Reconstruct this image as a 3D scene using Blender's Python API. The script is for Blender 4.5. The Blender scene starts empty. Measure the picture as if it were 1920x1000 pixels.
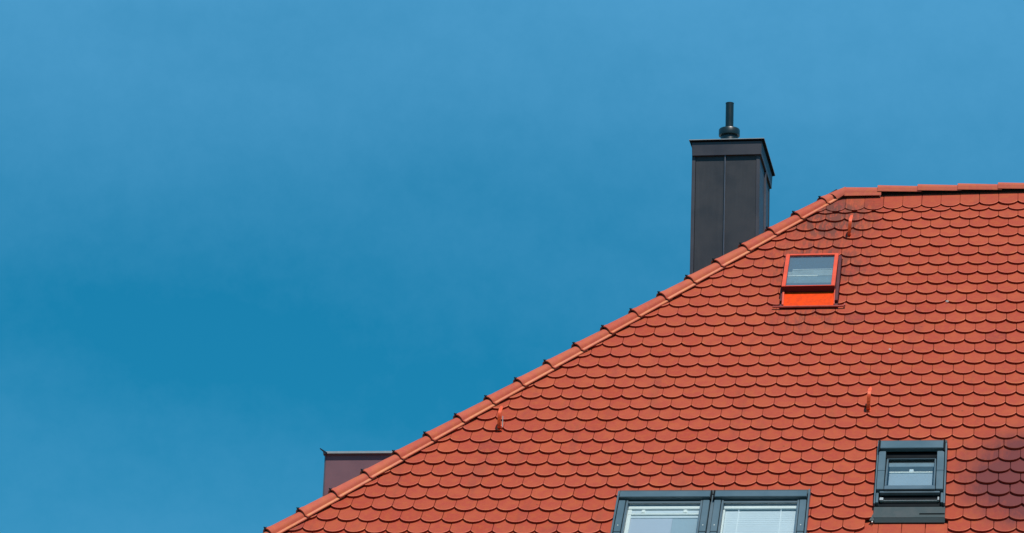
import bpy, math, random
from mathutils import Vector, Matrix
sc = bpy.context.scene
random.seed(7)
rnd = random.uniform

# ------------------------------------------------------------------ camera
cd = bpy.data.cameras.new('camera')
cam = bpy.data.objects.new('camera', cd)
sc.collection.objects.link(cam)
RM = [[0.984173, 0.173585, 0.035673], [-0.017027, 0.292999, -0.955961], [-0.176392, 0.940223, 0.291317]]
CAMP = Vector((1.1415, -28.4842, -9.4408))
m3 = Matrix(((RM[0][0], -RM[1][0], -RM[2][0]), (RM[0][1], -RM[1][1], -RM[2][1]), (RM[0][2], -RM[1][2], -RM[2][2])))
cam.matrix_world = Matrix.Translation(CAMP) @ m3.to_4x4()
cd.sensor_width = 36.0
cd.lens = 110.284
cd.clip_start = 0.1
cd.clip_end = 6000
sc.camera = cam

# ------------------------------------------------------------------ sky and sun
SUN_EL, SUN_AZ = 60.0, 28.0            # azimuth turned from the -y side of the house towards +x
sd = Vector((math.cos(math.radians(SUN_EL)) * math.sin(math.radians(SUN_AZ)),
             -math.cos(math.radians(SUN_EL)) * math.cos(math.radians(SUN_AZ)),
             math.sin(math.radians(SUN_EL))))
w = bpy.data.worlds.new('World')
sc.world = w
w.use_nodes = True
nt = w.node_tree
nt.nodes.clear()
def wn(t, **k):
    n = nt.nodes.new(t)
    for a, b in k.items():
        setattr(n, a, b)
    return n
sky = wn('ShaderNodeTexSky', sky_type='NISHITA', sun_disc=False)
sky.sun_elevation = math.radians(SUN_EL)
sky.sun_rotation = math.atan2(sd.x, sd.y)
sky.air_density = 1.0
sky.dust_density = 0.3
sky.ozone_density = 2.0
tint = wn('ShaderNodeMix', data_type='RGBA', blend_type='MULTIPLY')
tint.inputs[0].default_value = 1.0
tint.inputs[7].default_value = (0.11, 0.78, 0.92, 1)
nt.links.new(sky.outputs[0], tint.inputs[6])
flat = wn('ShaderNodeMix', data_type='RGBA')
flat.inputs[0].default_value = 0.62
flat.inputs[7].default_value = (0.05, 2.08, 4.10, 1)
nt.links.new(tint.outputs[2], flat.inputs[6])
tc = wn('ShaderNodeTexCoord')
def wmath(op, a, b):
    x = wn('ShaderNodeMath', operation=op)
    for i_, v in ((0, a), (1, b)):
        if isinstance(v, (int, float)):
            x.inputs[i_].default_value = v
        else:
            nt.links.new(v, x.inputs[i_])
    return x.outputs[0]
def wrange(src, a, b, c, d):
    x = wn('ShaderNodeMapRange', interpolation_type='SMOOTHSTEP')
    for i_, v in zip((1, 2, 3, 4), (a, b, c, d)):
        x.inputs[i_].default_value = v
    nt.links.new(src, x.inputs[0])
    return x.outputs[0]
sepx = wn('ShaderNodeSeparateXYZ')
nt.links.new(tc.outputs['Generated'], sepx.inputs[0])
veil = wrange(sepx.outputs['Z'], 0.25, 0.38, 0.14, 0.80)        # thin veil thickening upwards
low = wrange(sepx.outputs['Z'], 0.18, 0.27, 0.45, 0.0)            # and towards the horizon
veil = wmath('ADD', veil, low)
dist = wn('ShaderNodeVectorMath', operation='DISTANCE')
nt.links.new(tc.outputs['Generated'], dist.inputs[0])
dist.inputs[1].default_value = (-0.233, 0.935, 0.268)
clear = wrange(dist.outputs['Value'], 0.0, 0.19, 0.20, 0.0)       # a gap of clear blue in the veil
mp = wn('ShaderNodeMapping')
mp.inputs['Rotation'].default_value = (0.2, 0.5, 0.3)
mp.inputs['Scale'].default_value = (4.0, 4.0, 11.0)
nt.links.new(tc.outputs['Generated'], mp.inputs[0])
no = wn('ShaderNodeTexNoise')
no.inputs['Scale'].default_value = 1.9
no.inputs['Detail'].default_value = 4.0
no.inputs['Roughness'].default_value = 0.5
nt.links.new(mp.outputs[0], no.inputs['Vector'])
wisps = wrange(no.outputs['Fac'], 0.3, 0.7, -0.09, 0.09)
fine = wn('ShaderNodeTexNoise')
fine.inputs['Scale'].default_value = 95.0
fine.inputs['Detail'].default_value = 6.0
fine.inputs['Roughness'].default_value = 0.7
nt.links.new(tc.outputs['Generated'], fine.inputs['Vector'])
wisps = wmath('ADD', wisps, wrange(fine.outputs['Fac'], 0.25, 0.75, -0.045, 0.045))
fac = wmath('ADD', wmath('SUBTRACT', veil, clear), wisps)
fac = wmath('MINIMUM', wmath('MAXIMUM', fac, 0.0), 1.0)
cl = wn('ShaderNodeMix', data_type='RGBA')
cl.inputs[7].default_value = (0.86, 3.55, 6.3, 1)      # thin high cloud
nt.links.new(fac, cl.inputs[0])
nt.links.new(flat.outputs[2], cl.inputs[6])
bg = wn('ShaderNodeBackground')
bg.inputs[1].default_value = 0.10
wo = wn('ShaderNodeOutputWorld')
nt.links.new(cl.outputs[2], bg.inputs[0])
nt.links.new(bg.outputs[0], wo.inputs[0])

sl = bpy.data.lights.new('sun', 'SUN')
sl.energy = 4.2
sl.angle = math.radians(0.6)
sl.color = (1.0, 0.95, 0.88)
so = bpy.data.objects.new('sun', sl)
so.rotation_euler = sd.to_track_quat('Z', 'Y').to_euler()
so.location = (3, -10, 12)
sc.collection.objects.link(so)

sc.view_settings.view_transform = 'Standard'
sc.view_settings.look = 'None'
sc.view_settings.exposure = 0.0
sc.view_settings.gamma = 1.0
sc.view_settings.use_curve_mapping = False

# ------------------------------------------------------------------ frames and helpers
PH = math.radians(50.0)
CP, SP = math.cos(PH), math.sin(PH)
E_ = 0.15979                       # exposure of a tile course
W_ = 0.18                          # tile spacing
GROUND = -11.04

def P(u, s, h=0.0):                # main roof plane: u along the ridge, s down the slope, h above the tiles
    return Vector((u, -s * CP - h * SP, -s * SP + h * CP))
ROOF = Matrix(((1, 0, 0, 0), (0, CP, -SP, 0), (0, SP, CP, 0), (0, 0, 0, 1)))   # local x=u, y=-s, z=h

class MB:
    def __init__(self):
        self.v, self.f = [], []
    def poly(self, pts, faces):
        b = len(self.v)
        self.v += [tuple(p) for p in pts]
        self.f += [tuple(b + i for i in q) for q in faces]
    def box8(self, c):             # c: 8 corners, bottom ring 0-3 then top ring 4-7
        self.poly(c, [(3, 2, 1, 0), (4, 5, 6, 7), (0, 1, 5, 4), (1, 2, 6, 5), (2, 3, 7, 6), (3, 0, 4, 7)])
    def box(self, x0, x1, y0, y1, z0, z1):
        self.box8([(x0, y0, z0), (x1, y0, z0), (x1, y1, z0), (x0, y1, z0), (x0, y0, z1), (x1, y0, z1), (x1, y1, z1), (x0, y1, z1)])
    def rbox(self, u0, u1, s0, s1, h0, h1, h0b=None, h1b=None):   # box in roof coordinates, b = heights at the lower (s1) end
        h0b = h0 if h0b is None else h0b
        h1b = h1 if h1b is None else h1b
        self.box8([P(u0, s1, h0b), P(u1, s1, h0b), P(u1, s0, h0), P(u0, s0, h0), P(u0, s1, h1b), P(u1, s1, h1b), P(u1, s0, h1), P(u0, s0, h1)])
    def lathe(self, prof, cx, cy, n=28, cap=True):
        b = len(self.v)
        for r, z in prof:
            for k in range(n):
                a = 2 * math.pi * k / n
                self.v.append((cx + r * math.cos(a), cy + r * math.sin(a), z))
        for i in range(len(prof) - 1):
            for k in range(n):
                k2 = (k + 1) % n
                self.f.append((b + i * n + k, b + i * n + k2, b + (i + 1) * n + k2, b + (i + 1) * n + k))
        if cap:
            self.f.append(tuple(b + k for k in reversed(range(n))))
            self.f.append(tuple(b + (len(prof) - 1) * n + k for k in range(n)))
    def mesh(self, name, smooth=False, bevel=0.0):
        me = bpy.data.meshes.new(name)
        me.from_pydata(self.v, [], self.f)
        if bevel or True:
            import bmesh
            bm = bmesh.new()
            bm.from_mesh(me)
            bmesh.ops.recalc_face_normals(bm, faces=bm.faces)
            if bevel:
                ed = [e for e in bm.edges if len(e.link_faces) == 2 and e.calc_face_angle(0) > 0.5]
                bmesh.ops.bevel(bm, geom=ed, offset=bevel, segments=2, affect='EDGES', clamp_overlap=True)
            bm.to_mesh(me)
            bm.free()
        if smooth:
            me.polygons.foreach_set('use_smooth', [True] * len(me.polygons))
            try:
                me.set_sharp_from_angle(angle=math.radians(40))
            except Exception:
                pass
        me.update()
        return me

WM = {}
def link(name, data, mat=None, parent=None, world=None, label=None):
    o = bpy.data.objects.new(name, data)
    sc.collection.objects.link(o)
    world = world or Matrix.Identity(4)
    WM[o.name] = world
    if parent:
        o.parent = parent
        o.matrix_basis = WM[parent.name].inverted() @ world
    else:
        o.matrix_basis = world
    if mat and data and not data.materials:
        data.materials.append(mat)
    if label:
        o['label'] = label
    return o
def part(name, mb, mat, parent, label=None, smooth=False, bevel=0.0):
    """one mesh part; its origin is moved to the middle of its points"""
    c = Vector((0, 0, 0))
    for v in mb.v:
        c += Vector(v)
    c /= len(mb.v)
    mb.v = [tuple(Vector(v) - c) for v in mb.v]
    return link(name, mb.mesh(name, smooth, bevel), mat, parent, Matrix.Translation(c), label)
def empty(name, at, parent=None, label=None):
    return link(name, None, None, parent, Matrix.Translation(Vector(at)), label)

# ------------------------------------------------------------------ materials
def new_mat(name):
    m = bpy.data.materials.new(name)
    m.use_nodes = True
    n = m.node_tree
    return m, n, n.nodes['Principled BSDF']
def N(n, t, **k):
    x = n.nodes.new(t)
    for a, b in k.items():
        setattr(x, a, b)
    return x
def noise(n, vec, scale, detail=4, rough=0.55):
    x = N(n, 'ShaderNodeTexNoise')
    x.inputs['Scale'].default_value = scale
    x.inputs['Detail'].default_value = detail
    x.inputs['Roughness'].default_value = rough
    n.links.new(vec, x.inputs['Vector'])
    return x.outputs['Fac']
def rng(n, src, a, b, c, d, smooth=True):
    x = N(n, 'ShaderNodeMapRange')
    if smooth:
        x.interpolation_type = 'SMOOTHSTEP'
    for i, v in zip((1, 2, 3, 4), (a, b, c, d)):
        x.inputs[i].default_value = v
    n.links.new(src, x.inputs[0])
    return x.outputs[0]
def mix(n, fac, a, b, blend='MIX'):
    x = N(n, 'ShaderNodeMix', data_type='RGBA', blend_type=blend)
    for i, v in ((0, fac), (6, a), (7, b)):
        if isinstance(v, (int, float)):
            x.inputs[i].default_value = v
        elif isinstance(v, tuple):
            x.inputs[i].default_value = (*v, 1)
        else:
            n.links.new(v, x.inputs[i])
    return x.outputs[2]
def math_(n, op, a, b=None):
    x = N(n, 'ShaderNodeMath', operation=op)
    for i, v in ((0, a), (1, b)):
        if v is None:
            continue
        if isinstance(v, (int, float)):
            x.inputs[i].default_value = v
        else:
            n.links.new(v, x.inputs[i])
    return x.outputs[0]
def bump(n, h, strength, dist, bs):
    x = N(n, 'ShaderNodeBump')
    x.inputs['Strength'].default_value = strength
    x.inputs['Distance'].default_value = dist
    n.links.new(h, x.inputs['Height'])
    n.links.new(x.outputs[0], bs.inputs['Normal'])

def near(n, pos, c, radius):       # 1 at the point c of the place, 0 beyond radius
    x = N(n, 'ShaderNodeVectorMath', operation='DISTANCE')
    x.inputs[1].default_value = tuple(c)
    n.links.new(pos, x.inputs[0])
    return rng(n, x.outputs['Value'], 0.0, radius, 1.0, 0.0)

def clay(name, base, tint_type=None, stains_and_patch=True, rough=0.82):
    m, n, bs = new_mat(name)
    geo = N(n, 'ShaderNodeNewGeometry')
    pos = geo.outputs['Position']
    col = base
    b2 = tuple(c * k for c, k in zip(base, (0.90, 0.66, 0.62)))
    b3 = tuple(c * k for c, k in zip(base, (1.12, 1.18, 1.05)))
    if tint_type:
        at = N(n, 'ShaderNodeAttribute', attribute_type=tint_type, attribute_name='tint')
        t = at.outputs['Fac']
        c1 = mix(n, rng(n, t, 0.0, 0.5, 1.0, 0.0, False), base, b2)
        col = mix(n, rng(n, t, 0.5, 1.0, 0.0, 0.9, False), c1, b3)
        dk = rng(n, t, -1.0, -0.05, 0.62, 0.0, False)       # weathered single tiles
        col = mix(n, dk, col, (0.13, 0.045, 0.045))
    f1 = noise(n, pos, 9.0, 3)
    col = mix(n, rng(n, f1, 0.35, 0.65, 0.0, 0.6), col, tuple(c * k for c, k in zip(base, (0.88, 0.66, 0.92))))
    f3 = noise(n, pos, 21.0, 3, 0.6)
    col = mix(n, rng(n, f3, 0.45, 0.7, 0.0, 0.5), col, tuple(c * k for c, k in zip(base, (1.02, 1.25, 0.72))))
    f2 = noise(n, pos, 60.0, 4, 0.65)
    col = mix(n, rng(n, f2, 0.3, 0.75, 0.0, 0.30), col, tuple(c * k for c, k in zip(base, (1.15, 1.35, 1.3))))
    if stains_and_patch:
        # dark purple patch right of the small window; weathering streaks by the hip end
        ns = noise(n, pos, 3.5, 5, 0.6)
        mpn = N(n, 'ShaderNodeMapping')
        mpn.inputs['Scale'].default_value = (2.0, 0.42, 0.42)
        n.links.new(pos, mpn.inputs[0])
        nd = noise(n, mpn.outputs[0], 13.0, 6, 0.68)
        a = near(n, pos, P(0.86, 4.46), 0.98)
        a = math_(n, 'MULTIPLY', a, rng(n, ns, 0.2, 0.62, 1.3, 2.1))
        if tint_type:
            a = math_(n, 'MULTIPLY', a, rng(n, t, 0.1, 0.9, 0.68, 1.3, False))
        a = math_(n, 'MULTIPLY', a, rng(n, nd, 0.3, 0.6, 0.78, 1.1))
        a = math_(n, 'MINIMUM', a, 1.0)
        g = near(n, pos, P(-1.10, 0.36), 0.62)
        g = math_(n, 'MULTIPLY', math_(n, 'MULTIPLY', g, 1.5), rng(n, nd, 0.38, 0.56, 0.12, 1.0))
        g2 = near(n, pos, P(-1.20, 1.15), 0.75)
        g2 = math_(n, 'MULTIPLY', math_(n, 'MULTIPLY', g2, 1.4), rng(n, nd, 0.42, 0.60, 0.0, 0.9))
        g3 = near(n, pos, P(-1.25, 2.02), 0.50)
        g3 = math_(n, 'MULTIPLY', g3, rng(n, nd, 0.45, 0.62, 0.0, 0.7))
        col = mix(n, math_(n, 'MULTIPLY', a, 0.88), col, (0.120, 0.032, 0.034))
        g5 = rng(n, noise(n, mpn.outputs[0], 3.1, 4, 0.6), 0.55, 0.75, 0.0, 0.30)
        dirt = math_(n, 'MAXIMUM', g5, math_(n, 'MAXIMUM', g, math_(n, 'MAXIMUM', g2, g3)))
        dirt = math_(n, 'MINIMUM', dirt, 1.0)
        col = mix(n, math_(n, 'MULTIPLY', dirt, 0.75), col, (0.10, 0.045, 0.035))
        # small dark specks of lichen
        vo = N(n, 'ShaderNodeTexVoronoi')
        vo.inputs['Scale'].default_value = 7.0
        n.links.new(pos, vo.inputs['Vector'])
        sp = rng(n, vo.outputs['Distance'], 0.03, 0.10, 0.55, 0.0)
        sp = math_(n, 'MULTIPLY', sp, rng(n, ns, 0.52, 0.6, 0.0, 1.0))
        col = mix(n, sp, col, (0.09, 0.04, 0.02))
    n.links.new(col, bs.inputs['Base Color'])
    bs.inputs['Roughness'].default_value = rough
    bs.inputs['Specular IOR Level'].default_value = 0.2
    bump(n, noise(n, pos, 140.0, 4, 0.6), 0.35, 0.003, bs)
    return m

CLAY = (0.405, 0.070, 0.033)
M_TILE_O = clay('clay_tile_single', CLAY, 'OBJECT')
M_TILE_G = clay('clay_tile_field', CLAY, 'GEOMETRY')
M_RIM_O = clay('clay_tile_rim_highlight_single', tuple(c * k for c, k in zip(CLAY, (1.55, 2.05, 2.4))), 'OBJECT')  # lighter clay colour paints the bright highlight on the tail rim
M_RIM_G = clay('clay_tile_rim_highlight_field', tuple(c * k for c, k in zip(CLAY, (1.55, 2.05, 2.4))), 'GEOMETRY')
M_SIDE_O = clay('clay_tile_shaded_edge_single', (0.27, 0.024, 0.010), 'OBJECT', stains_and_patch=False)  # side faces coloured darker to paint the shade under each tail
M_SIDE_G = clay('clay_tile_shaded_edge_field', (0.27, 0.024, 0.010), 'GEOMETRY', stains_and_patch=False)
M_CAP_EDGE = clay('clay_cap_flange_highlight', (0.64, 0.22, 0.115), 'OBJECT', stains_and_patch=False, rough=0.6)  # bright highlight along the flange painted as a lighter clay colour
M_CAP = clay('clay_cap', (0.50, 0.105, 0.055), 'OBJECT', stains_and_patch=False, rough=0.7)

def simple(name, base, rough=0.5, metal=0.0, var=0.15, scale=6.0, bmp=0.0, spec=0.5):
    m, n, bs = new_mat(name)
    geo = N(n, 'ShaderNodeNewGeometry')
    f = noise(n, geo.outputs['Position'], scale, 5, 0.6)
    col = mix(n, rng(n, f, 0.3, 0.7, 0.0, 1.0), tuple(c * (1 - var) for c in base), tuple(min(1, c * (1 + var)) for c in base))
    n.links.new(col, bs.inputs['Base Color'])
    n.links.new(rng(n, f, 0.3, 0.7, rough * 0.85, min(1, rough * 1.15)), bs.inputs['Roughness'])
    bs.inputs['Metallic'].default_value = metal
    bs.inputs['Specular IOR Level'].default_value = spec
    if bmp:
        bump(n, noise(n, geo.outputs['Position'], scale * 4, 3), bmp, 0.004, bs)
    return m
M_ZINC = simple('dark_zinc', (0.030, 0.030, 0.036), 0.55, 0.0, 0.12, 3.0, 0.15)
M_ZINC2 = simple('dark_zinc_fascia', (0.050, 0.048, 0.060), 0.5, 0.0, 0.10, 3.0, 0.1)
for m_s in (M_ZINC, M_ZINC2):
    n_ = m_s.node_tree
    g_ = N(n_, 'ShaderNodeNewGeometry')
    q_ = N(n_, 'ShaderNodeMapping')
    q_.inputs['Scale'].default_value = (1.0, 1.0, 0.06)
    n_.links.new(g_.outputs['Position'], q_.inputs[0])
    st_ = noise(n_, q_.outputs[0], 38.0, 4, 0.6)
    bs_ = n_.nodes['Principled BSDF']
    old = bs_.inputs['Base Color'].links[0].from_socket
    n_.links.new(mix(n_, rng(n_, st_, 0.45, 0.72, 0.0, 0.12), old, (0.075, 0.075, 0.080)), bs_.inputs['Base Color'])
M_SEAM = simple('zinc_seam', (0.12, 0.125, 0.15), 0.35, 0.3, 0.10, 8.0)
M_LIP = simple('zinc_lip', (0.34, 0.37, 0.38), 0.45, 0.0, 0.10, 8.0)
M_FLUE = simple('flue_enamel', (0.006, 0.015, 0.015), 0.36, 0.0, 0.15, 8.0, 0.0, 0.7)
M_PURPLE = simple('dormer_sheet', (0.190, 0.090, 0.105), 0.6, 0.0, 0.12, 2.0, 0.12)
M_FRAME = simple('window_cladding', (0.070, 0.115, 0.140), 0.38, 0.0, 0.08, 4.0, 0.05)
M_FRAMED = simple('window_gasket', (0.006, 0.008, 0.010), 0.8, 0.0, 0.1, 8.0, 0.0, 0.12)
M_FRAMES = simple('window_sash', (0.085, 0.125, 0.150), 0.35, 0.0, 0.08, 4.0)
M_APRON = simple('apron_sheet', (0.030, 0.047, 0.050), 0.7, 0.0, 0.18, 12.0, 0.2)
M_WHITE = simple('white_lacquer', (0.88, 0.88, 0.80), 0.4, 0.0, 0.03, 4.0)
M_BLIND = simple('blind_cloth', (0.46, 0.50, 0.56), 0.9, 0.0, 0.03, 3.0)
M_BLIND2 = simple('blind_cloth_darker', (0.34, 0.42, 0.46), 0.9, 0.0, 0.03, 3.0)  # darker cloth for the second panel of the roller blind
M_SLAT = simple('venetian_slat', (0.66, 0.71, 0.72), 0.6, 0.0, 0.03, 3.0)
M_LIN4 = simple('blind_cloth_grey', (0.30, 0.37, 0.42), 0.8, 0.0, 0.04, 6.0)
M_LIN1 = simple('hatch_lining_dark', (0.12, 0.155, 0.19), 0.8, 0.0, 0.05, 6.0)
M_LIN2 = simple('hatch_lining_mid', (0.20, 0.26, 0.29), 0.8, 0.0, 0.10, 14.0)
M_LIN3 = simple('hatch_lining_band', (0.28, 0.33, 0.34), 0.8, 0.0, 0.12, 14.0)
M_CORD = simple('cord', (0.80, 0.84, 0.84), 0.7, 0.0, 0.02, 3.0)
M_DARK = simple('dark_inside', (0.05, 0.07, 0.09), 0.9, 0.0, 0.1, 3.0)
M_BAR = simple('faded_red_bar', (0.42, 0.07, 0.05), 0.6, 0.0, 0.2, 20.0, 0.0, 0.3)
M_HATCH = simple('orange_hatch', (0.72, 0.080, 0.032), 0.5, 0.0, 0.08, 9.0, 0.0, 0.3)
M_HATCHD = simple('orange_hatch_apron', (0.80, 0.055, 0.001), 0.6, 0.0, 0.15, 25.0, 0.2, 0.12)
M_HATCHF = simple('red_flashing', (0.085, 0.006, 0.010), 0.7, 0.0, 0.15, 12.0)
M_HOOK = simple('orange_hook', (0.80, 0.095, 0.022), 0.45, 0.0, 0.25, 60.0)
M_FELT = simple('ridge_felt', (0.010, 0.008, 0.008), 0.95, 0.0, 0.1, 8.0)
M_WALL = simple('plaster', (0.55, 0.50, 0.40), 0.9, 0.0, 0.06, 3.0, 0.2)
M_DECK = simple('roof_deck', (0.05, 0.02, 0.015), 0.95, 0.0, 0.1, 5.0)
M_CLIP = simple('clip_metal', (0.020, 0.022, 0.028), 0.4, 0.3, 0.1, 8.0)
def glass(name, tintc, rough=0.03, body=0.12):
    m, n, bs = new_mat(name)
    out = n.nodes['Material Output']
    tr = N(n, 'ShaderNodeBsdfTransparent')
    tr.inputs[0].default_value = (*tintc, 1)
    gl = N(n, 'ShaderNodeBsdfGlossy')
    gl.inputs['Roughness'].default_value = rough
    gl.inputs[0].default_value = (0.95, 0.97, 1, 1)
    mx = N(n, 'ShaderNodeMixShader')
    mx.inputs[0].default_value = body
    n.links.new(tr.outputs[0], mx.inputs[1])
    n.links.new(gl.outputs[0], mx.inputs[2])
    n.links.new(mx.outputs[0], out.inputs[0])
    return m
M_GLASS = glass('pane_glass', (0.93, 0.95, 0.95), body=0.09)

# ------------------------------------------------------------------ ground
def ground_mat():
    m, n, bs = new_mat('lawn')
    geo = N(n, 'ShaderNodeNewGeometry')
    f = noise(n, geo.outputs['Position'], 0.6, 6)
    n.links.new(mix(n, rng(n, f, 0.3, 0.7, 0, 1), (0.030, 0.055, 0.015), (0.065, 0.085, 0.03)), bs.inputs['Base Color'])
    bs.inputs['Roughness'].default_value = 0.95
    return m
g = MB()
g.poly([(-2500, -2500, GROUND), (2500, -2500, GROUND), (2500, 2500, GROUND), (-2500, 2500, GROUND)], [(0, 1, 2, 3)])
go = part('ground', g, ground_mat(), None)
go['kind'] = 'structure'

# ------------------------------------------------------------------ the house
house = empty('house', (-1.0, 0.13, GROUND))
house['label'] = 'house with steep red clay tiled hip roof, dark metal chimney and roof windows'
house['category'] = 'house'

RIDGE_S = -0.135                       # ridge line in roof coordinates
HK, HU0 = 0.84895, -1.19              # true hip line: u = HU0 - HK * s
EAVE_S, RIGHT_U = 7.6, 5.0
apex = P(HU0 - HK * RIDGE_S, RIDGE_S)
ry = apex.y
D = (P(HU0 - HK * 3, 3) - P(HU0, 0)).normalized()      # down the hip
n_main = Vector((0, -SP, CP))
n_end = D.cross(Vector((0, 1, 0))).normalized()
if n_end.z < 0:
    n_end = -n_end
endS = (D - Vector((0, D.y, 0))).normalized()          # down the hip-end slope
if endS.z > 0:
    endS = -endS
END_ANG = math.atan2(-endS.z, -endS.x)

ev = P(0, EAVE_S)
xe = HU0 - HK * EAVE_S
# walls
wl = MB()
wx0, wx1, wy0, wy1 = xe + 0.5, RIGHT_U - 0.25, ev.y + 0.5, 2 * ry - ev.y - 0.5
wl.box(wx0, wx1, wy0, wy1, GROUND, ev.z + 0.25)
zt = ev.z + 0.25
zr = apex.z - 0.35
wl.poly([(wx1 - 0.3, wy0, zt), (wx1, wy0, zt), (wx1, wy1, zt), (wx1 - 0.3, wy1, zt), (wx1 - 0.3, ry, zr), (wx1, ry, zr)],
        [(0, 4, 3), (1, 2, 5), (0, 1, 5, 4), (3, 4, 5, 2), (0, 3, 2, 1)])
part('wall', wl, M_WALL, house)

# deck under the tiles
H0 = -0.062
dk = MB()
def back(p):
    return Vector((p.x, 2 * ry - p.y, p.z))
a0 = Vector((apex.x, ry, apex.z + H0 / CP))
a1 = Vector((RIGHT_U, ry, a0.z))
b0 = P(xe, EAVE_S, H0); b1 = P(RIGHT_U, EAVE_S, H0)
c0, c1 = back(b0), back(b1)
dk.poly([a0, a1, b1, b0, c0, c1], [(0, 3, 2, 1), (0, 4, 3), (0, 1, 5, 4)])
t2 = [Vector(v) - Vector((0, 0, 0.18)) for v in (a0, a1, b1, b0, c0, c1)]
b = len(dk.v)
dk.poly(t2, [(1, 2, 3, 0), (3, 4, 0), (4, 5, 1, 0)])
dk.f += [(3, b + 3, b + 2, 2), (2, b + 2, b + 1, 1), (1, b + 1, b + 5, 5), (5, b + 5, b + 4, 4), (4, b + 4, b + 3, 3)]
roof = part('roof', dk, M_DECK, house, 'steep hip roof of red beaver-tail clay tiles')

# ------------------------------------------------------------------ tiles
THICK, GAP, SAG, TLEN = 0.022, 0.0032, 0.056, 0.390
TILT = math.atan(THICK / E_)
def outline(w0, w1):               # local x from w0 to w1, y up the slope; y=0 at the corner of the tail
    c = (w0 + w1) / 2
    hw = (w1 - w0) / 2
    R = (hw * hw + SAG * SAG) / (2 * SAG)
    am = math.asin(min(1, hw / R))
    pts = []
    for k in range(9):
        a = -am + 2 * am * k / 8
        pts.append((c + R * math.sin(a), (R - SAG) - R * math.cos(a)))
    pts[0] = (w0, 0.0); pts[-1] = (w1, 0.0)
    pts += [(w1, TLEN - SAG), (w0, TLEN - SAG)]
    return pts
def clip(poly, a, b, c):           # keep a*x + b*y <= c
    out = []
    for i in range(len(poly)):
        p, q = poly[i], poly[(i + 1) % len(poly)]
        dp, dq = a * p[0] + b * p[1] - c, a * q[0] + b * q[1] - c
        if dp <= 0:
            out.append(p)
        if (dp < 0 < dq) or (dq < 0 < dp):
            t = dp / (dp - dq)
            out.append((p[0] + t * (q[0] - p[0]), p[1] + t * (q[1] - p[1])))
    return out
def area(p):
    return abs(sum(p[i][0] * p[(i + 1) % len(p)][1] - p[(i + 1) % len(p)][0] * p[i][1] for i in range(len(p)))) / 2
def tile_geo(poly):
    n = len(poly)
    cx = sum(p[0] for p in poly) / n
    cy = sum(p[1] for p in poly) / n
    ins = []
    for x, y in poly:
        d = math.hypot(cx - x, cy - y) or 1
        k = min(0.0062 / d, 0.4)
        ins.append((x + (cx - x) * k, y + (cy - y) * k))
    v = [(x, y, 0.0) for x, y in ins] + [(x, y, -0.0020) for x, y in poly] + [(x, y, -THICK) for x, y in poly]
    f = [tuple(range(n)), tuple(reversed(range(2 * n, 3 * n)))]
    for i in range(n):
        j = (i + 1) % n
        f.append((n + i, n + j, j, i))
    for i in range(n):
        j = (i + 1) % n
        f.append((2 * n + i, 2 * n + j, n + j, n + i))
    return v, f

CU = [0.00026, -0.01661, 0.00892, 0.01015, -0.00636, 0.00995, 0.00385, 0.00343, -0.00053, -0.00037]
CS = [-0.00658, 0.00996, 0.01449, -0.00759, 0.01303, -0.01173, -0.01032, -0.02594, 0.00302, 0.01218]
def drift(c, r):                   # slow wander of the hand-laid courses
    c = max(-30, min(5, c)) / 10 + 1.5
    r = max(2, min(31, r)) / 10 - 1.6
    t = [c ** i * r ** j for i in range(4) for j in range(4 - i)]
    return sum(a * b for a, b in zip(CU, t)), sum(a * b for a, b in zip(CS, t))
OV = {25: ([0.193, 0.352, 0.534], 3.977), 26: ([0.138, 0.31, 0.491, 0.673], 4.142), 27: ([0.226, 0.408, 0.59], 4.303),
      28: ([0.131, 0.31, 0.493, 0.675], 4.456), 29: ([0.222, 0.406, 0.589], 4.616), 30: ([0.136, 0.318, 0.501, 0.687], 4.776),
      31: ([0.213, 0.399, 0.584], 4.95), 32: ([0.094, 0.278, 0.462, 0.644], 5.112)}
RECTS = [(-2.655, -1.048, 4.655, 6.15), (-0.515, 0.068, 3.985, 5.005), (-1.500, -0.968, 1.035, 1.868)]
tiles = []                          # (u centre, s tail, poly in local xy, full?)
def add_tile(ua, ub, s):
    hip = HU0 - HK * s
    poly = outline(-(ub - ua) / 2 + GAP / 2, (ub - ua) / 2 - GAP / 2)
    uc = (ua + ub) / 2
    pieces = [(poly, True)]
    # hip: keep u >= HU0 - HK*s' + small, s' = s - y
    new = []
    for pl, full in pieces:
        # x + uc >= HU0 - HK*(s - y) - 0.01   ->   -x + HK*y <= uc - HU0 + HK*s + .01
        q = clip(pl, -1.0, HK, uc - HU0 + HK * s - 0.01)
        if len(q) >= 3 and area(q) > 0.0006:
            new.append((q, full and len(q) == len(pl) and abs(area(q) - area(pl)) < 1e-7))
    pieces = new
    for (u0, u1, s0, s1) in RECTS:
        new = []
        for pl, full in pieces:
            xs = [p[0] + uc for p in pl]; ss = [s - p[1] for p in pl]
            if max(xs) <= u0 or min(xs) >= u1 or max(ss) <= s0 or min(ss) >= s1:
                new.append((pl, full))
                continue
            for q in (clip(pl, 1, 0, u0 - uc), clip(pl, -1, 0, -(u1 - uc))):
                if len(q) >= 3 and area(q) > 0.0008:
                    new.append((q, False))
            mid = clip(clip(pl, -1, 0, -(u0 - uc)), 1, 0, u1 - uc)
            if len(mid) >= 3:
                q = clip(mid, 0, -1, -(s - s0))           # s' <= s0 : y >= s - s0
                if len(q) >= 3 and area(q) > 0.0008:
                    new.append((q, False))
                q = clip(mid, 0, 1, s - s1)               # s' >= s1
                if len(q) >= 3 and area(q) > 0.0008 and s > s1 + 0.03:
                    new.append((q, False))
        pieces = new
    for pl, full in pieces:
        tiles.append((uc, s, pl, full))

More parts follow.
